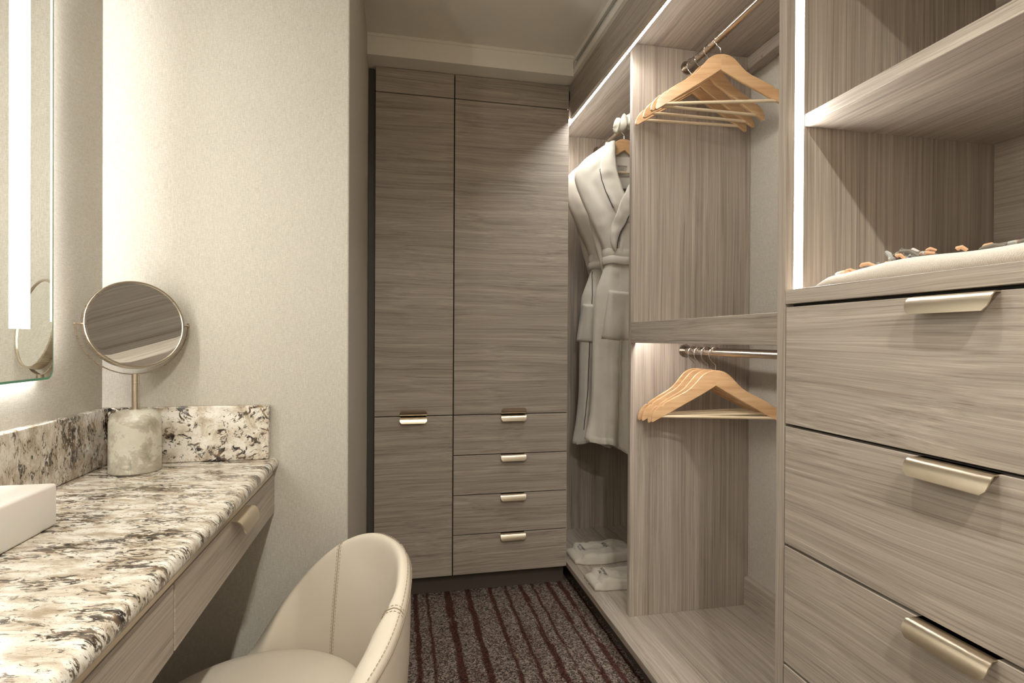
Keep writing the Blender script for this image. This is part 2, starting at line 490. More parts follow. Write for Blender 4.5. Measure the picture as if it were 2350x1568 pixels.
# ------------------------------------------------------------ open closet on the right
cl = thing('open_closet', 'open wood grain hanging closet with rails between the wardrobe and the drawer unit', 'closet', (1.1, 2.0, 0))
YP0, YP1 = 1.99, 2.012
YS = 1.022     # face of the tall side panel of the drawer unit
obj('base_board', bx(XF, XW-.001, YS+.0252, 3.0, .087, .112, bev=.001, seg=1), W_Y, cl)
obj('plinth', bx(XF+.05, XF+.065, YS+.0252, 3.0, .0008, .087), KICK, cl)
obj('divider_panel', bx(.893, XW-.001, YP0, YP1, .112, 2.359, bev=.0008, seg=1), W_Z, cl)
obj('end_panel', bx(XF+.016, XW-.001, 2.982, 3.0, .112, 2.359), W_Z, cl)
obj('closet_top', bx(XF+.0385, XW-.001, YS+.0252, 3.0, 2.36, 2.382), W_Y, cl)
fa = obj('fascia', bx(XF, XF+.015, YS+.0252, YC+.004, 2.270, 2.432), W_Y, cl)
obj('strip_housing', bx((XF+.015, XF+.0385, YS+.0252, 3.0, 2.292, 2.382)), W_Y, cl)
obj('light_strip', bx(XF+.0155, XF+.038, YS+.026, 2.98, 2.287, 2.292), L_FASCIA, cl, label='glowing white light strip under the fascia')
obj('hanging_cleat', bx(1.397, XW-.001, YS+.0252, YP0-.001, 2.282, 2.3595, bev=.001, seg=1), W_Y, cl)
bm = bmesh.new()
prism(bm, [(1.397, .1125), (1.397, .222), (1.401, .228), (XW-.001, .233), (XW-.001, .1125)], lambda a, b, t: (a, t, b), YS+.0252, YP0-.001)
obj('base_cleat', bm, W_Y, cl)
for z_, y_ in ((2.32, 1.90), (.175, 1.86)):
    bm = bmesh.new(); tube(bm, [(1.3975, y_, z_), (1.3962, y_, z_)], .006, 16); obj('screw_cap', bm, W_Y, cl)
obj('middle_shelf', bx(.914, XW-.001, YS+.0252, YP0-.001, 1.240, 1.262), W_Y, cl)
obj('front_rail', bx(.894, .914, YS+.0252, YP0-.001, 1.188, 1.268, bev=.001, seg=1), W_Y, cl)
obj('light_strip', bx(.916, .936, 1.30, YP0-.012, 1.234, 1.2395), L_SHELF, cl, label='hidden light strip behind the middle rail')

def rod(y0, y1, z, label):
    t = obj('clothes_rail', tb([(1.124, y0, z), (1.124, y1, z)], .0142, 20), ROD, cl, smooth=True, label=label)
    for y, d in ((y0, 1), (y1, -1)):
        bm = bmesh.new(); tube(bm, [(1.124, y, z), (1.124, y+d*.004, z)], .026, 24)
        tube(bm, [(1.124, y+d*.004, z), (1.124, y+d*.014, z)], .0185, 20); obj('flange', bm, ROD, t, smooth=True)
    return t
ZR, ZR2 = 2.286, 1.157
rod(YP1, 2.982, ZR, 'round metal rail in the far bay holding the bathrobes')
rod(YS+.0252, YP0, ZR, 'round metal rail at the top of the near closet bay')
rod(YS+.0252, YP0, ZR2, 'round metal rail under the middle rail board of the closet')

# ------------------------------------------------------------ drawer unit with shelves
YE = .27
du = thing('drawer_unit', 'wood grain drawer unit with open shelves above at the right edge', 'cabinet', (1.1, .65, 0))
obj('tall_side_panel', bx((XF, XW-.001, YS, YS+.024, .0008, 1.308), (XF, .8325, YS, YS+.024, 1.308, ZS+.004), (.8550, XW-.001, YS, YS+.024, 1.308, ZS+.004), (.8325, .8550, YS+.010, YS+.024, 1.308, ZS+.004)), W_Z, du)
obj('light_strip', bx(.8330, .8545, YS+.001, YS+.0095, 1.310, ZS-.02), L_PANEL, du, label='glowing vertical light strip in the side panel')
obj('far_side_panel', bx(XF, XW-.001, YE-.024, YE, .0008, ZS+.004), W_Z, du)
obj('counter_board', bx(XF, 1.37, YE+.0005, YS-.0005, 1.278, 1.308, bev=.0008, seg=1), W_Y, du)
obj('back_panel', bx(1.37, 1.388, YE+.0005, YS-.0005, .001, ZS), W_Y, du)
for z in (1.662, 2.040):
    obj('shelf', bx(.857, 1.3695, YE+.0005, YS-.0005, z, z+.026, bev=.0008, seg=1), W_Y, du)
obj('body', bx(XF+.021, 1.369, YE+.0005, YS-.0005, .08, 1.277), DARK, du)
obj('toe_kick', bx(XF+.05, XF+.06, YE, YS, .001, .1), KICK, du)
zz = [1.274, 1.020, .764, .510, .256, .10]
for i in range(5):
    dr = obj('drawer', bx(XF, XF+.02, YE+.003, YS-.003, zz[i+1]+.003, zz[i]-.003, bev=.0009, seg=1), W_Y, du)
    handle(dr, (XF, .655, zz[i]-.003), '-X', L=.128)

# ------------------------------------------------------------ vanity
vn = thing('vanity_counter', 'polished speckled granite counter with upstands in the left corner', 'counter', (-.53, .6, .875))
Z0 = .875
pts = []
bm = bmesh.new()
# bullnosed slab: profile in X-Z extruded along Y
prof = [(XL+.001, Z0), (-.331, Z0)]
for k in range(1, 8):
    a = math.pi/2 - math.pi*k/8*1.0
    prof.append((-.331+.0155*math.cos(a), Z0-.0155+.0155*math.sin(a)))
prof += [(-.331, Z0-.031), (XL+.001, Z0-.031)]
prism(bm, prof, lambda a, b, t: (a, t, b), -.35, YB-.001)
obj('slab', bm, GRANITE, vn, smooth=True)
obj('upstand', bx(XL+.001, XL+.021, -.35, YB-.001, Z0+.0005, Z0+.145, bev=.004, seg=3), GRANITE, vn, smooth=True)
obj('upstand', bx(XL+.0215, -.336, YB-.021, YB-.001, Z0+.0005, Z0+.145, bev=.003, seg=3), GRANITE, vn, smooth=True)

vd = thing('vanity_drawer_unit', 'slim wood grain drawer unit hung under the granite counter', 'drawers', (-.5, .6, .73))
obj('carcass', bx(XL+.001, -.352, -.34, YB-.002, .742, .8435), DARK, vd)
obj('top_rail', bx(-.345, -.3265, -.34, YB-.002, .834, .8435), POLE, vd, label='thin metallic rail above the drawer fronts')
for i, (a, b) in enumerate(((.899, YB-.003), (.221, .897), (-.34, .219))):
    dr = obj('drawer', bx(-.345, -.325, a+.0015, b-.0015, .729, .832, bev=.0009, seg=1), W_Y, vd)
    handle(dr, (-.325, (a+b)/2, .831), '+X', L=.118)

# wall mirror ------------------------------------------------
YM0, YM1, ZM0, ZM1 = .385, 1.3455, 1.1097, 2.33
def rrect(y0, y1, z0, z1, r, n=8):
    out = []
    for cyy, czz, a0 in ((y1-r, z0+r, -90), (y1-r, z1-r, 0), (y0+r, z1-r, 90), (y0+r, z0+r, 180)):
        for k in range(n+1):
            a = math.radians(a0+90*k/n); out.append((cyy+r*math.cos(a), czz+r*math.sin(a)))
    return out
mr = thing('wall_mirror', 'backlit frameless wall mirror with rounded corners above the granite counter', 'mirror', (-.72, .84, ZM0))
bm = bmesh.new(); prism(bm, rrect(YM0, YM1, ZM0, ZM1, .022), lambda a, b, t: (t, a, b), -.7260, -.7240)
obj('backing', bm, FILL, mr)
bm = bmesh.new(); prism(bm, rrect(YM0+.005, YM1-.005, ZM0+.005, ZM1-.005, .018), lambda a, b, t: (t, a, b), -.7240, -.7220)
obj('mirror_glass', bm, SILVER, mr)
# polished glass edge ring
bm = bmesh.new()
o_ = rrect(YM0, YM1, ZM0, ZM1, .022); i_ = rrect(YM0+.005, YM1-.005, ZM0+.005, ZM1-.005, .018)
m_ = len(o_)
A = [[bm.verts.new((x, p[0], p[1])) for p in q] for q, x in ((o_, -.7240), (o_, -.7230), (i_, -.7219), (i_, -.7240))]
for a, b in zip(A, A[1:]+A[:1]):
    for k in range(m_): bm.faces.new((a[k], a[(k+1) % m_], b[(k+1) % m_], b[k]))
obj('glass_edge', bm, GLASS, mr, label='green polished glass edge')
for y0 in (1.208, .464):
    obj('light_strip', bx(-.7221, -.7213, y0, y0+.0585, 1.2154, 2.23), L_MIRROR, mr, label='frosted vertical light strip in the mirror')
obj('light_strip', bx(-.7219, -.7215, 1.333, 1.338, 1.232, 2.27), L_BEVEL_GLINT, mr, label='thin lit line along the mirror edge')  # no lamp here: emissive line painted as the bevel's reflection
q_ = .016
obj('housing', bx(XL+.0005, -.7263, YM0+q_+.002, YM1-q_-.002, ZM0+q_+.002, ZM1-q_-.002), FILL, mr)
obj('backlight', bx((XL+.001, -.7268, YM1-q_-.0015, YM1-q_, ZM0+.04, ZM1-.04), (XL+.001, -.7268, YM0+q_, YM0+q_+.0015, ZM0+.04, ZM1-.04),
                    (XL+.001, -.7268, YM0+.04, YM1-.04, ZM0+q_, ZM0+q_+.0015), (XL+.001, -.7268, YM0+.04, YM1-.04, ZM1-q_-.0015, ZM1-q_)), L_HALO, mr, label='hidden glowing strip behind the mirror')

# makeup mirror ----------------------------------------------
mc = Vector((-.622, 1.480, Z0))
mm = thing('makeup_mirror', 'round swivel makeup mirror on a domed pale green marble base', 'mirror', mc)
R_ = .0545; hb = .150
prof = [(0, .0005), (R_-.002, .0005), (R_, .003), (R_, hb-.032)]
for k in range(1, 9):
    a = math.pi/2*k/8; prof.append((R_-.032+.032*math.cos(a), hb-.032+.032*math.sin(a)))
prof += [(0, hb)]
bm = bmesh.new(); lathe(bm, prof, mc, 56); obj('base', bm, MARBLE, mm, smooth=True)
dz = Vector((0, 0, 1)); C0 = Vector((-.622, 1.480, 1.2295))
RM = .1065; RY = .1180
nrm = Vector((.664, -.731, .146)).normalized()
ux = Vector((.740, .672, 0)).normalized()      # horizontal pivot axis
n0 = Vector((.672, -.740, 0)).normalized()
uz = nrm.cross(ux).normalized()
if uz.z < 0: uz = -uz
obj('pole', tb([mc+Vector((0, 0, hb)), C0-Vector((0, 0, RY))], .0078, 20), POLE, mm, smooth=True)
bm = bmesh.new(); lathe(bm, [(.0078, hb), (.0135, hb), (.0135, hb+.0015), (.0078, hb+.002)], mc, 24); obj('collar', bm, POLE, mm, smooth=True)
# yoke: flat band half ring
bm = bmesh.new(); rows = []
for k in range(41):
    a = math.radians(180 + 180*k/40)
    if k == 0: a = math.radians(177)
    if k == 40: a = math.radians(363)
    d = ux*math.cos(a) + dz*math.sin(a)
    rows.append([C0 + d*RY + n0*.0045, C0 + d*(RY+.0022) + n0*.0045, C0 + d*(RY+.0022) - n0*.0045, C0 + d*RY - n0*.0045])
vs = loft(bm, rows, True); bm.faces.new(vs[0]); bm.faces.new(vs[-1][::-1])
obj('yoke', bm, POLE, mm, smooth=True)
for s in (-1, 1):
    obj('pivot_pin', tb([C0+ux*s*(RM-.001), C0+ux*s*(RY+.004)], .003, 12), POLE, mm, smooth=True)
# frame: drum with rolled lip, two mirror faces
bm = bmesh.new(); rows = []
pr = [(RM-.006, .0085), (RM-.0045, .0110), (RM-.0015, .0112), (RM, .0095), (RM, -.0095), (RM-.0015, -.0112), (RM-.0045, -.0110), (RM-.006, -.0085)]
for k in range(72):
    a = 2*math.pi*k/72; d = ux*math.cos(a) + uz*math.sin(a)
    rows.append([C0 + d*r + nrm*t for r, t in pr])
rows.append(rows[0]); loft(bm, rows, True); bmesh.ops.remove_doubles(bm, verts=bm.verts, dist=1e-6)
fr = obj('mirror_frame', bm, POLE, mm, smooth=True)
for s, conc in ((1, .0), (-1, .0)):
    bm = bmesh.new(); rows = []
    for j in range(0, 13):
        r = (RM-.0055)*j/12
        q = s*(.0085 - .0022*(1-(r/RM)**2))
        rows.append([C0 + (ux*math.cos(2*math.pi*k/72) + uz*math.sin(2*math.pi*k/72))*max(r, 1e-5) + nrm*q for k in range(72)])
    loft(bm, rows, True); bmesh.ops.remove_doubles(bm, verts=bm.verts, dist=1e-5)
    obj('mirror_glass', bm, SILVER, mm, smooth='all')

# white acrylic box
bxo = obj('amenity_box', bx(-.715, -.574, .78, 1.08, Z0+.0005, Z0+.073, bev=.005, seg=4), WHITE, smooth=True)
bxo['label'] = 'white frosted rectangular box lying on the granite counter at the left edge'; bxo['category'] = 'box'

# ------------------------------------------------------------ tub chair
CX, CY, SZ = -.27, 1.130, .497
ch = thing('tub_chair', 'cream leather tub chair with curved stitched back tucked under the vanity', 'chair', (CX, CY, 0))
TH0 = 22
def rimh(th):
    d = (th-TH0+180) % 360-180
    if d >= 0: return sinterp(d, [(0, .750), (10, .749), (18, .744), (28, .730), (38, .705), (48, .668), (58, .619), (68, .561), (75, .510), (82, .462), (92, .432), (180, .420)])
    return sinterp(-d, [(0, .750), (10, .748), (18, .741), (28, .720), (38, .688), (48, .655), (58, .628), (68, .596), (80, .548), (95, .480), (108, .435), (180, .420)])
def shell_prof(th):
    h = rimh(th); d = abs((th-TH0+180) % 360-180)
    k = max(0, min(1, (h-.43)/.32))
    ro = .276 + .024*k; dd_ = (th-TH0+180) % 360-180; wdt = .030 + .024*min(1, max(0, (abs(dd_)-(30 if dd_ < 0 else 60))/14))
    pts = [(.19, .255), (.245, .275), (.268, .32), (.283, .40)]
    for t in (.25, .5, .75): pts.append((.283+(ro-.283)*t + .006*math.sin(math.pi*t)*k, .40+(h-.018-.40)*t))
    pts.append((ro, h-.018))
    for a in (25, 55, 85): pts.append((ro-.016+.016*math.cos(math.radians(a)), h-.018+.018*math.sin(math.radians(a))))
    for a in (95, 125, 150): pts.append((ro-.018+(wdt-.018)*math.cos(math.radians(a)), h-.026+.0265*math.sin(math.radians(a))))
    pts.append((ro-wdt-.002, h-.042))
    ri = .236
    for t in (.3, .6, .85): pts.append(((ro-wdt-.002)*(1-t)+ri*t - .004*math.sin(math.pi*t)*k, (h-.042)*(1-t)+.40*t))
    pts.append((ri-.004, .39)); pts.append((.17, .37))
    return pts
def shell_pt(th, i, off=0.0):
    p = shell_prof(th); a = math.radians(th)
    n = len(p); q0 = p[max(i-1, 0)]; q1 = p[min(i+1, n-1)]
    t = Vector((q1[0]-q0[0], q1[1]-q0[1])).normalized(); nn = (t.y, -t.x)
    r, z = p[i][0]+nn[0]*off, p[i][1]+nn[1]*off
    return Vector((CX+r*math.cos(a), CY+r*math.sin(a), z))
bm = bmesh.new(); rows = []
for k in range(144):
    th = k*2.5; a = math.radians(th)
    rows.append([(CX+r*math.cos(a), CY+r*math.sin(a), z) for r, z in shell_prof(th)])
rows.append(rows[0]); loft(bm, rows)
bmesh.ops.remove_doubles(bm, verts=bm.verts, dist=1e-6)
sh = obj('back_shell', bm, LEATHER, ch, smooth='all')
md = sh.modifiers.new('s', 'SUBSURF'); md.levels = 1; md.render_levels = 1
# seat cushion
bm = bmesh.new()
prof = [(0, .030), (.06, .030), (.12, .0285), (.165, .025), (.195, .018), (.215, .007), (.226, -.012), (.230, -.035), (.226, -.065), (.21, -.085), (0, -.085)]
lathe(bm, prof, (CX, CY, SZ-.028), 72)
for v_ in bm.verts:
    dx = v_.co.x-CX
    if dx < 0: v_.co.x = CX + dx*1.04
se = obj('seat_cushion', bm, LEATHER, ch, smooth='all')
md = se.modifiers.new('s', 'SUBSURF'); md.levels = 1; md.render_levels = 1
# seams
np_ = len(shell_prof(0))
def seam_path(th, i0, i1): return [shell_pt(th, i, .0006) for i in range(i0, i1)]
def dense(pts, step):
    out = []
    for a, b in zip(pts, pts[1:]):
        n = max(1, int((b-a).length/step))
        for k in range(n): out.append(a.lerp(b, k/n))
    out.append(pts[-1]); return out
def stitches(bm, pts, gap=.0085, ln=.0055, r=.0007):
    acc = 0; last = None
    pts = dense(pts, .001); i = 0; nL = int(ln/.001); nG = int(gap/.001)
    while i+nL < len(pts):
        tube(bm, [pts[i], pts[i+nL//2]+Vector((0, 0, .0003)), pts[i+nL]], r, 5); i += nG
for th in (60, -16):
    obj('seam', tb(dense(seam_path(th, 8, np_-2), .01), .0010, 6), SEAM, ch, smooth=True)
    bm = bmesh.new()
    for dth in (-1.0, 1.0): stitches(bm, seam_path(th+dth, 8, np_-2))
    obj('stitching', bm, STITCH, ch)
rim_o = [shell_pt(th, 7, .0008) for th in range(-75, 116, 3)]
obj('piping', tb(rim_o, .0014, 6), SEAM, ch, smooth=True, label='dark seam line along the outer rim')
bm = bmesh.new(); stitches(bm, [shell_pt(th, 9, .0006) for th in range(-75, 20, 2)], .008, .005, .0009)
stitches(bm, [shell_pt(th, 9, .0006) for th in range(20, 110, 2)], .008, .005, .0006); obj('stitching', bm, STITCH, ch)
for a in (45, 135, 225, 315):
    a = math.radians(a)
    obj('leg', tb([(CX+.15*math.cos(a), CY+.15*math.sin(a), .262), (CX+.20*math.cos(a), CY+.20*math.sin(a), 0.0035)], [.018, .011], 12), BEECH, ch, smooth=True)
obj('seat_base', bx(CX-.15, CX+.15, CY-.15, CY+.15, .25, .39, bev=.03, seg=3), LEATHER, ch, smooth=True)

# ------------------------------------------------------------ hangers
def arm_poly():
    top = [(0, -.066), (.012, -.0665), (.028, -.071), (.044, -.081), (.058, -.096), (.072, -.113), (.088, -.130), (.106, -.143), (.128, -.155), (.150, -.167), (.172, -.180),
           (.184, -.188), (.1865, -.1945), (.190, -.197), (.1935, -.1945), (.200, -.198), (.212, -.209), (.222, -.222), (.2285, -.237), (.2300, -.252), (.2270, -.2565)]
    bot = [(.2200, -.2560), (.206, -.2480), (.18, -.2330), (.14, -.2090), (.10, -.1850), (.06, -.1610), (.03, -.1420), (0, -.1225)]
    return top, bot
def make_hanger(name, label, group):
    h = thing(name, label, 'hanger', (0, 0, 0), group=group, local=True)
    top, bot = arm_poly()
    for s in (-1, 1):
        bm = bmesh.new(); T = .0058
        # strips from top to bottom so the concave outline stays valid
        n = len(top); rows = []
        bl = [0]
        for a, b in zip(bot[::-1], bot[::-1][1:]): bl.append(bl[-1]+math.dist(a, b))
        tl = [0]
        for a, b in zip(top, top[1:]): tl.append(tl[-1]+math.dist(a, b))
        rb = bot[::-1]
        for i, (x, z) in enumerate(top):
            u = tl[i]/tl[-1]*bl[-1]
            for j in range(len(rb)-1):
                if bl[j+1] >= u-1e-9:
                    t = (u-bl[j])/(bl[j+1]-bl[j]); q = (rb[j][0]+(rb[j+1][0]-rb[j][0])*t, rb[j][1]+(rb[j+1][1]-rb[j][1])*t); break
            e = .0022
            d = Vector((q[0]-x, q[1]-z)); L_ = max(d.length, 1e-6); d /= L_; e = min(e, L_*.3)
            ring = [(x, z, -T+e), (x+d.x*e, z+d.y*e, -T), (q[0]-d.x*e, q[1]-d.y*e, -T), (q[0], q[1], -T+e), (q[0], q[1], T-e), (q[0]-d.x*e, q[1]-d.y*e, T), (x+d.x*e, z+d.y*e, T), (x, z, T-e)]
            rows.append([(s*a, c, b) for a, b, c in ring])
        vs = loft(bm, rows, True); bm.faces.new(vs[0]); bm.faces.new(vs[-1][::-1])
        obj('arm', bm, BEECH, h, smooth=True)
    obj('trouser_bar', tb([(-.196, 0, -.2355), (.196, 0, -.2355)], .0056, 12), DOWEL, h, smooth=True, label='pale round dowel bar')
    pts = [(0, 0, -.075), (0, 0, -.050), (-.002, 0, -.044), (-.012, 0, -.034), (-.0205, 0, -.022), (-.0215, 0, -.010)]
    c = Vector((-.0008, 0, -.0030)); r = .0203
    for k in range(0, 12):
        a = math.radians(180 - 17*k); pts.append((c.x+r*math.cos(a), 0, c.z+r*math.sin(a)+.0))
    obj('hook', tb(pts, .0016, 8), CHROME, h, smooth=True, label='thin chrome wire hook')
    bm = bmesh.new(); tube(bm, [(.018, -.0059, -.078), (.018, -.0064, -.078)], .0016, 8); obj('screw_plug', bm, SEAM, h)
    return h
hang0 = None
ups = [(1.754, -16, 0, 'wooden hanger nearest the viewer on the top rail'), (1.828, -1, 0, 'second wooden hanger from the front on the top rail'),
       (1.890, -1, 0, 'third wooden hanger from the front on the top rail'), (1.948, -4, 0, 'rearmost wooden hanger on the top rail, closest to the divider panel')]
lows = [(1.774, -25, -1.2, 'wooden hanger nearest the viewer on the lower rail'), (1.829, -23, -3.6, 'second wooden hanger from the front on the lower rail'),
        (1.878, -20, -3.2, 'third wooden hanger from the front on the lower rail'), (1.922, -15, -3.6, 'rearmost wooden hanger on the lower rail, closest to the divider panel')]
for row, z, grp in ((ups, ZR, 'wooden hangers on the top rail'), (lows, ZR2, 'wooden hangers on the lower rail')):
    for y, a, rl, lb in row:
        if hang0 is None: hang0 = h = make_hanger('clothes_hanger', lb, grp)
        else: h = dup(hang0)
        h.location = (1.124, y, z); h.rotation_euler = (0, math.radians(rl), math.radians(a)); h['label'] = lb; h['group'] = grp

# padded satin hanger
ph = thing('padded_hanger', 'ivory ruched satin padded hanger beside the divider panel above the robes', 'hanger', (0, 0, 0), local=True)
bm = bmesh.new(); rows = []
for k in range(97):
    t = k/96; s = -1+2*t
    x = .222*s; z = -.088 - .088*abs(s)**1.25
    puff = .029 + .0045*math.sin(t*math.pi*2*13) + .002*math.sin(t*math.pi*2*29+1)
    endf = max(0.02, min(1, (1-abs(s))/.07))**.5
    ring = []
    for j in range(18):
        a = 2*math.pi*j/18
        wr = 1 + .07*math.sin(3*a+20*t) + .05*math.sin(5*a-33*t)
        ring.append((x+.004*math.sin(a*2+t*70), math.cos(a)*puff*endf*wr*.8, z+math.sin(a)*puff*endf*wr*1.1))
    rows.append(ring)
vs = loft(bm, rows, True); bm.faces.new(vs[0]); bm.faces.new(vs[-1][::-1])
obj('padded_body', bm, SATIN, ph, smooth='all')
pts = [(0, 0, -.075), (0, 0, -.046), (-.012, 0, -.034), (-.0205, 0, -.022), (-.0215, 0, -.010)]
for k in range(0, 12):
    a = math.radians(180 - 17*k); pts.append((-.0008+.0203*math.cos(a), 0, -.003+.0203*math.sin(a)))
obj('hook', tb(pts, .0016, 8), CHROME, ph, smooth=True)
ph.location = (1.124, 2.20, ZR)

# ------------------------------------------------------------ bathrobes
WL = [(.09, .082), (.11, .112), (.14, .152), (.18, .205), (.23, .248), (.275, .262), (.32, .252), (.36, .236), (.42, .208), (.517, .160), (.60, .120), (.655, .100), (.71, .100), (.78, .122), (.86, .150), (1.0, .158), (1.2, .162), (1.4, .166), (1.55, .182), (1.65, .200)]
DP = [(.09, .030), (.2, .046), (.31, .050), (.45, .060), (.655, .052), (.72, .052), (.9, .062), (1.2, .066), (1.65, .075)]
def fold(x, z, side, seed):
    k = max(0, min(1, (z-.70)/.5))
    f = .015*k*math.sin(x*52+seed+1.3*math.sin(z*3+seed)) + .009*k*math.sin(x*97+seed*2+z*4)
    f += .007*noise.noise(Vector((x*14+seed*3, z*7, side)))
    f += .0085*noise.noise(Vector((x*25+seed, z*22, side+5)))*(1-k*.3)
    if z < .66:  # diagonal drag lines running towards the waist
        f += .007*math.sin((abs(x)*1.1+z*.55)*62+seed)*max(0, 1-abs(z-.42)/.24)
    g = math.exp(-((z-.66)/.05)**2)
    f += .005*g*math.sin(x*150+seed)
    return f
def body_half(z, s, off, seed):
    w_ = sinterp(z, WL); 
    if s > 0: w_ *= 1.07
    return w_
def make_robe(seed, hemL, skew, lab):
    rb = thing('bathrobe', lab, 'bathrobe', (0, 0, 0), group='bathrobes in the far closet bay', local=True)
    def fz(x, z):   # depth of the front sheet
        w_ = body_half(z, x, 0, seed); u = min(1, abs(x)/w_)
        return -sinterp(z, DP)*math.sqrt(max(0, 1-u**2.6)) - fold(x, z, 0, seed)*(1-u**6)
    def bz(x, z):
        w_ = body_half(z, x, 0, seed); u = min(1, abs(x)/w_)
        return sinterp(z, DP)*.8*math.sqrt(max(0, 1-u**2.6)) + fold(x, z, 9, seed)*(1-u**6)
    zs_ = [.092+i*.0135 for i in range(116)]
    def neck(z): return interp(z, [(.09, .068), (.17, .066), (.26, .058), (.33, .040), (.43, .0), (9, 0)])
    NB = 26
    # front left / right halves and the back, one continuous piece each
    def hem(x, z):
        k = max(0, (z-1.3)/.35)
        return z + k*(skew*x + .012*math.sin(x*31+seed) - hemL)
    bm = bmesh.new()
    for s in (-1, 1):
        rows = []
        for z in zs_:
            w_ = body_half(z, s, 0, seed); n_ = neck(z); over = .045*min(1, max(0, (z-.40)/.1))
            xa = n_ if over == 0 else n_-over
            row = []
            for j in range(NB+1):
                t = j/NB; t = 1-(1-t)**1.5
                x = xa+(w_-xa)*t
                y = fz(s*x, z) + (-.004 if s > 0 and x < over+.05 else 0)
                row.append((s*x, y, -hem(s*x, z)))
            rows.append(row)
        # wrap round to the back
        back = []
        for ri, z in enumerate(zs_):
            w_ = body_half(z, s, 0, seed)
            row = []
            for j in range(1, NB+1):
                t = j/NB; x = w_*(1-t**1.5)
                row.append((s*x, bz(s*x, z), -hem(s*x, z)))
            rows[ri] = rows[ri] + row
        loft(bm, rows)
    bmesh.ops.remove_doubles(bm, verts=bm.verts, dist=.0004)
    body = obj('robe_body', bm, TERRY, rb, smooth='all')
    md = body.modifiers.new('t', 'SOLIDIFY'); md.thickness = .004; md.offset = 0
    # inner back neck facing with label
    bm = bmesh.new(); rows = []
    for i in range(9):
        z = .150+.02*i
        rows.append([(x, .010+.012*math.cos(x*20), -z+.10*x*x*8) for x in [(-.066+.132*j/12) for j in range(13)]])
    loft(bm, rows); ib = obj('neck_facing', bm, TERRY, rb, smooth='all')
    bm = bmesh.new(); rows = []
    for i in range(4):
        z = .192+.045*i/3
        rows.append([((-.030+.055*j/6)*(1 - .25*(i/3)), .0175, -z) for j in range(7)])
    loft(bm, rows)
    lb = obj('care_label', bm, COTTON, rb)
    for i, (tx, sz) in enumerate((('100% COTTON', .0075), ('MADE IN', .0055), ('TURKEY', .0055))):
        t = text_mesh(tx, sz, .0001)
        bmesh.ops.rotate(t, verts=t.verts, cent=(0, 0, 0), matrix=Matrix.Rotation(math.pi/2, 3, 'X'))
        bmesh.ops.translate(t, verts=t.verts, vec=(-.003, .0165, -.200-.0085*i)); obj('lettering', t, INK, lb)
    # shawl collar: outer and inner edge as functions of height, laid just in front of the body
    outL = [(.088, -.098), (.13, -.118), (.20, -.143), (.253, -.150), (.30, -.140), (.354, -.122), (.432, -.087), (.47, -.062), (.50, -.045)]
    innL = [(.088, -.060), (.16, -.066), (.232, -.063), (.28, -.052), (.328, -.038), (.38, -.012), (.44, .018), (.50, .040)]
    outR = [(.088, .098), (.20, .128), (.26, .115), (.33, .065), (.40, .008), (.43, -.022), (.469, -.055), (.50, -.078), (.536, -.098), (.565, -.109), (.59, -.110), (.612, -.104), (.634, -.090)]
    innR = [(.088, .060), (.16, .066), (.26, .018), (.30, -.006), (.34, -.030), (.40, -.060), (.469, -.080), (.52, -.098), (.56, -.108), (.60, -.1)]
    # left lapel (goes under)
    bm = bmesh.new(); rows = []
    for i in range(46):
        z = .088+.41*i/45
        a, b = interp(z, outL), interp(z, innL)
        rows.append([(a+(b-a)*j/10, fz(a+(b-a)*j/10, z) - .0075 - .007*math.sin(math.pi*j/10) if abs(a+(b-a)*j/10) < body_half(z, -1, 0, seed)*.97 else -.004, -z) for j in range(11)])
    loft(bm, rows); c1 = obj('collar', bm, TERRY, rb, smooth='all')
    md = c1.modifiers.new('t', 'SOLIDIFY'); md.thickness = .006
    obj('piping', tb([(interp(z, outL), fz(interp(z, outL), z)-.0085, -z) for z in [.24+.0065*i for i in range(31)]], .0017, 6), PIPING, c1, smooth=True)
    # right lapel (crosses over towards the left hip)
    cen = [(.090, .080), (.16, .098), (.22, .090), (.28, .062), (.34, .030), (.40, -.004), (.45, -.030), (.50, -.052), (.55, -.072), (.60, -.078), (.645, -.070)]
    wid = [(.09, .040), (.2, .066), (.35, .072), (.45, .062), (.55, .045), (.62, .022), (.645, .008)]
    bm = bmesh.new(); rows = []; edge = []
    P_ = [(sinterp(z, cen), z) for z in [.09+.555*i/54 for i in range(55)]]
    for i, (x, z) in enumerate(P_):
        x0, z0 = P_[max(i-1, 0)]; x1, z1 = P_[min(i+1, 54)]
        t = Vector((x1-x0, z1-z0)).normalized(); nn = Vector((t.y, -t.x))   # to the right of travel
        w_ = interp(z, wid)/2*1.15; row = []
        for j in range(11):
            u = -1+2*j/10; q = (x+nn.x*w_*u, z+nn.y*w_*u)
            row.append((q[0], fz(q[0], q[1]) - .0175 - .006*math.cos(u*1.4), -q[1]))
        rows.append(row)
        edge.append(Vector(row[-1]) + Vector((0, -.001, 0)))
        if i == 54: edge.append(Vector(row[-1])+Vector((0, 0, -.004)))
    loft(bm, rows); c2 = obj('collar', bm, TERRY, rb, smooth='all')
    md = c2.modifiers.new('t', 'SOLIDIFY'); md.thickness = .006
    side = min((rows[30][0], rows[30][-1]), key=lambda p: p[2])
    e_idx = 0 if rows[30][0][2] < rows[30][-1][2] else -1
    obj('piping', tb([Vector(r[e_idx])+Vector((0, -.002, 0)) for r in rows[8:54]], .0021, 6), PIPING, c2, smooth=True)
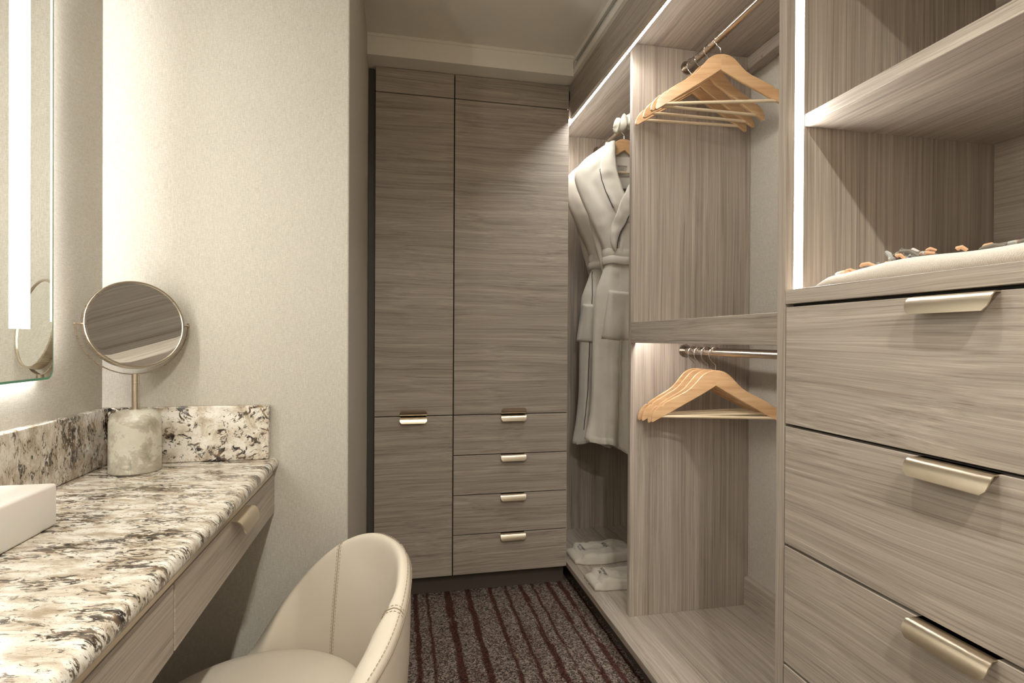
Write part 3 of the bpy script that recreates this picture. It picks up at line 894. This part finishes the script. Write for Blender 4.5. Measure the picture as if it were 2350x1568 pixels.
    # sleeve folded flat behind the side
    for s in (-1, 1):
        bm = bmesh.new(); rows = []
        for i in range(30):
            t = i/29; z = .275+.48*t
            x = s*(.190 - .125*t); w_ = .036-.006*t; dd = .014+.008*math.sin(math.pi*t)
            ring = []
            for j in range(16):
                a = 2*math.pi*j/16
                ring.append((x+w_*math.cos(a)*(1+.05*math.sin(3*a+t*9)), .040+dd*math.sin(a)+.003*math.sin(t*30+a*2), -z))
            rows.append(ring)
        vs = loft(bm, rows, True); bm.faces.new(vs[0]); bm.faces.new(vs[-1][::-1])
        obj('sleeve', bm, TERRY, rb, smooth='all')
    # belt: two turns of folded band
    for z0, z1, o in ((.632, .676, .007), (.672, .712, .011)):
        bm = bmesh.new(); rows = []
        for i in range(8):
            z = z0+(z1-z0)*i/7; bul = .0045*math.sin(math.pi*i/7)
            row = []
            for j in range(64):
                a = 2*math.pi*j/64; ww = (.106 if math.cos(a) < 0 else .117)+bul+o*.4
                row.append((ww*math.cos(a), (.058+bul+o)*math.sin(a)*1.0, -z-.012*math.cos(a*1.0)*.4 + .003*math.sin(a*5+seed)))
            rows.append(row)
        loft(bm, rows, True); b_ = obj('belt', bm, TERRY, rb, smooth='all')
        md = b_.modifiers.new('t', 'SOLIDIFY'); md.thickness = .006
    # front edge piping down the skirt and pocket
    if seed < 5:
        obj('piping', tb([(-.100-.0, fz(-.1, .72)-.006, -.72)] + [(interp(z, [(.72, -.102), (1.086, -.128), (1.361, -.136), (1.567, -.158)]), fz(interp(z, [(.72, -.102), (1.086, -.128), (1.361, -.136), (1.567, -.158)]), z)-.0045, -z) for z in [.74+.0275*i for i in range(31)]], .0021, 6), PIPING, rb, smooth=True)
        px0, px1, pz0, pz1 = -.155, -.02, .895, 1.10
    else:
        px0, px1, pz0, pz1 = -.104, .06, .84, 1.085
    bm = bmesh.new(); rows = []
    for i in range(16):
        t = i/15; z = pz0+(pz1-pz0)*t; row = []
        for j in range(14):
            u = j/13; x = px0+(px1-px0)*u - .028*t*(1-u) + .0*t
            zz_ = z + .10*(x-px0)*1.0
            edge_ = min(u, 1-u, (1-t))*14
            row.append((x, fz(x, zz_)-.0035-.009*min(1, edge_)-(.006*math.exp(-((t-.08)/.05)**2)), -zz_))
        rows.append(row)
    loft(bm, rows); pk = obj('pocket', bm, TERRY, rb, smooth='all')
    md = pk.modifiers.new('t', 'SOLIDIFY'); md.thickness = .005
    # hem band
    bm = bmesh.new(); rows = []
    for i in range(4):
        z = 1.612+.012*i; row = []
        for j in range(50):
            t = j/49; x = -.94*body_half(z, -1, 0, seed)+(1.88)*body_half(z, -1, 0, seed)*t
            row.append((x, fz(x, z)-.0035-.003*math.sin(math.pi*i/3), -hem(x, z)))
        rows.append(row)
    loft(bm, rows); obj('hem_band', bm, TERRY, rb, smooth='all')
    return rb
r1 = make_robe(7.3, .0, .35, 'ivory bathrobe with dark piping, the nearer one beside the divider panel')
r1.location = (1.124, 2.60, ZR)
r2 = make_robe(2.1, .0, .04, 'ivory bathrobe with dark piping hanging behind the other at the wardrobe side')
r2.location = (1.124, 2.80, ZR)
for y, a, lb in ((2.60, 0, 'wooden hanger inside the nearer bathrobe'), (2.80, 0, 'wooden hanger inside the rear bathrobe')):
    h = dup(hang0); h.location = (1.124, y, ZR); h.rotation_euler = (0, 0, math.radians(a)); h['label'] = lb; h['group'] = 'hangers holding the bathrobes'
    

# ------------------------------------------------------------ slipper bags
def make_bag(lab, L, Wd, H, seed, texts):
    b = thing('slipper_bag', lab, 'bag', (0, 0, 0), group='cloth slipper bags on the closet base', local=True)
    nx, ny = 46, 26
    def top(u, v):
        x = L*u; 
        e = min(1, min(u, 1-u)/.10)*1.0; f = min(1, min(v, 1-v)/.09)
        z = .006+(H-.006)*(e**.5)*(f**.4)
        z += .006*noise.noise(Vector((u*5+seed, v*3, 0)))*e*f*2
        z += .004*abs(noise.noise(Vector((u*9+seed, v*9, 3))))*e*f*2
        if u < .12: z = z*.55 + .012*(.12-u)/.12
        return z
    def xy(u, v):
        k = 1-.22*max(0, (.16-u)/.16)
        yy = Wd*((v-.5)*k+.5) + .006*math.sin(u*9+seed)
        return L*u, yy
    bm = bmesh.new()
    T = [[bm.verts.new((*xy(i/nx, j/ny), top(i/nx, j/ny))) for j in range(ny+1)] for i in range(nx+1)]
    B = [[bm.verts.new((xy(i/nx, j/ny)[0], xy(i/nx, j/ny)[1], .001)) for j in range(ny+1)] for i in range(nx+1)]
    for i in range(nx):
        for j in range(ny):
            bm.faces.new((T[i][j], T[i+1][j], T[i+1][j+1], T[i][j+1])); bm.faces.new((B[i][j], B[i][j+1], B[i+1][j+1], B[i+1][j]))
        bm.faces.new((T[i][0], B[i][0], B[i+1][0], T[i+1][0])); bm.faces.new((T[i][ny], T[i+1][ny], B[i+1][ny], B[i][ny]))
    for j in range(ny):
        bm.faces.new((T[0][j], T[0][j+1], B[0][j+1], B[0][j])); bm.faces.new((T[nx][j], B[nx][j], B[nx][j+1], T[nx][j+1]))
    obj('cloth', bm, COTTON, b, smooth='all')
    for s, size, u, v in texts:
        t = text_mesh(s, size, .0001)
        bmesh.ops.rotate(t, verts=t.verts, cent=(0, 0, 0), matrix=Matrix.Rotation(-math.pi/2, 3, 'Z'))
        bmesh.ops.translate(t, verts=t.verts, vec=(L*u, Wd*v, 0))
        for v_ in t.verts:
            v_.co.z = top(min(.99, max(.01, v_.co.x/L)), min(.99, max(.01, v_.co.y/Wd))) + .0009
        obj('lettering', t, INK, b)
    obj('drawstring', tb([(.012, Wd*.5, .012), (-.006, Wd*.55, .006), (-.004, Wd*.72, .004), (.004, Wd*.86, .003)], .0014, 6), COTTON, b)
    return b
b1 = make_bag('white cloth slipper bag with dark lettering, the rear one on the closet base', .34, .19, .045, 1.0, [('SLIPPERS', .020, .20, .58), ('SIZE M', .013, .145, .55), ('RSEA', .030, .56, .60)])
b1.location = (.845, 2.478, .112); b1.rotation_euler = (0, 0, math.radians(2))
b2 = make_bag('white cloth slipper bag with dark lettering, the front one beside the divider panel', .33, .165, .042, 6.0, [('SLIPPERS', .018, .23, .62), ('W', .022, .17, .62)])
b2.location = (.838, 2.205, .112); b2.rotation_euler = (0, 0, math.radians(1))

# ------------------------------------------------------------ folded throw with yarn fringe
tw = thing('folded_throw', 'cream woven throw folded on the counter board above the drawers', 'blanket', (.95, .6, 1.308))
bm = bmesh.new(); rows = []
y1, y0 = .955, .30
def tz(y, x):
    t = max(0, (y1-y)/(y1-y0))
    return 1.309+.0215*min(1, (t/.05))**.5*1.0 + .010*min(1, t*1.6) + .004*math.sin(y*17+1) + .002*noise.noise(Vector((x*12, y*12, 0)))
for i in range(61):
    t = i/60; y = y1-(y1-y0)*t**1.25
    ring = []
    H = tz(y, .9)-1.309; H = max(H, .0015)
    for j in range(12):                       # rounded front edge then the top
        a = math.pi/2*j/11; 
        ring.append((.838-.012*math.sin(2*a) - 0, y, 1.3088+H*(.5-.5*math.cos(2*a))))
    for j in range(1, 15):
        x = .838+.40*j/14; ring.append((x, y, max(1.311, tz(y, x))))
    ring.append((1.238, y, 1.3088))
    rows.append(ring)
vs = loft(bm, rows, True); bm.faces.new(vs[0]); bm.faces.new(vs[-1][::-1])
obj('blanket', bm, THROW, tw, smooth='all')
YC_ = {'peach': cloth('peach_yarn', (.62, .34, .19, 1), (.70, .42, .26, 1), 600), 'grey': cloth('grey_yarn', (.36, .35, .33, 1), (.46, .45, .43, 1), 600),
       'dark': cloth('dark_grey_yarn', (.16, .145, .12, 1), (.22, .20, .17, 1), 600), 'white': cloth('white_yarn', (.56, .53, .50, 1), (.68, .65, .61, 1), 600)}
rng = random.Random(3)
def tassel(y, cols, n, up_, spread):
    for cidx, c in enumerate(cols):
        bm = bmesh.new()
        for k in range(n):
            yy = y+rng.uniform(-spread, spread); x = .872+rng.uniform(-.012, .03); yy = min(yy, y1-.006); z = tz(yy, x)+.0045
            a = rng.uniform(-1, 1)*1.2; L = rng.uniform(.022, .045); h = rng.uniform(.0, up_)
            pts = [(x, yy, z), (x-.004, yy-math.sin(a)*L*.35, z+h*.7+.002), (x-.006, yy-math.sin(a)*L*.7, z+h), (x-.004+.006*math.cos(a), yy-math.sin(a)*L, z+h*.7)]
            tube(bm, pts, [.0028, .0036, .0034, .0022], 6)
        obj('tassel', bm, YC_[c], tw, smooth=True, label={'peach': 'peach yarn tassel', 'grey': 'grey yarn tassel', 'dark': 'dark grey yarn tassel', 'white': 'white yarn tassel'}[c])
tassel(.965-.025, ['peach', 'grey'], 5, .006, .02)
tassel(.90, ['peach', 'white'], 5, .004, .022)
tassel(.835, ['dark', 'peach'], 4, .006, .02)
tassel(.805, ['grey', 'white', 'dark'], 5, .022, .014)
tassel(.775, ['peach', 'dark', 'grey'], 5, .014, .016)
tassel(.655, ['dark', 'peach', 'grey'], 6, .006, .03)
tassel(.59, ['grey', 'dark'], 6, .006, .03)

if 'depsgraph' in dir(): pass
bpy.context.view_layer.update()
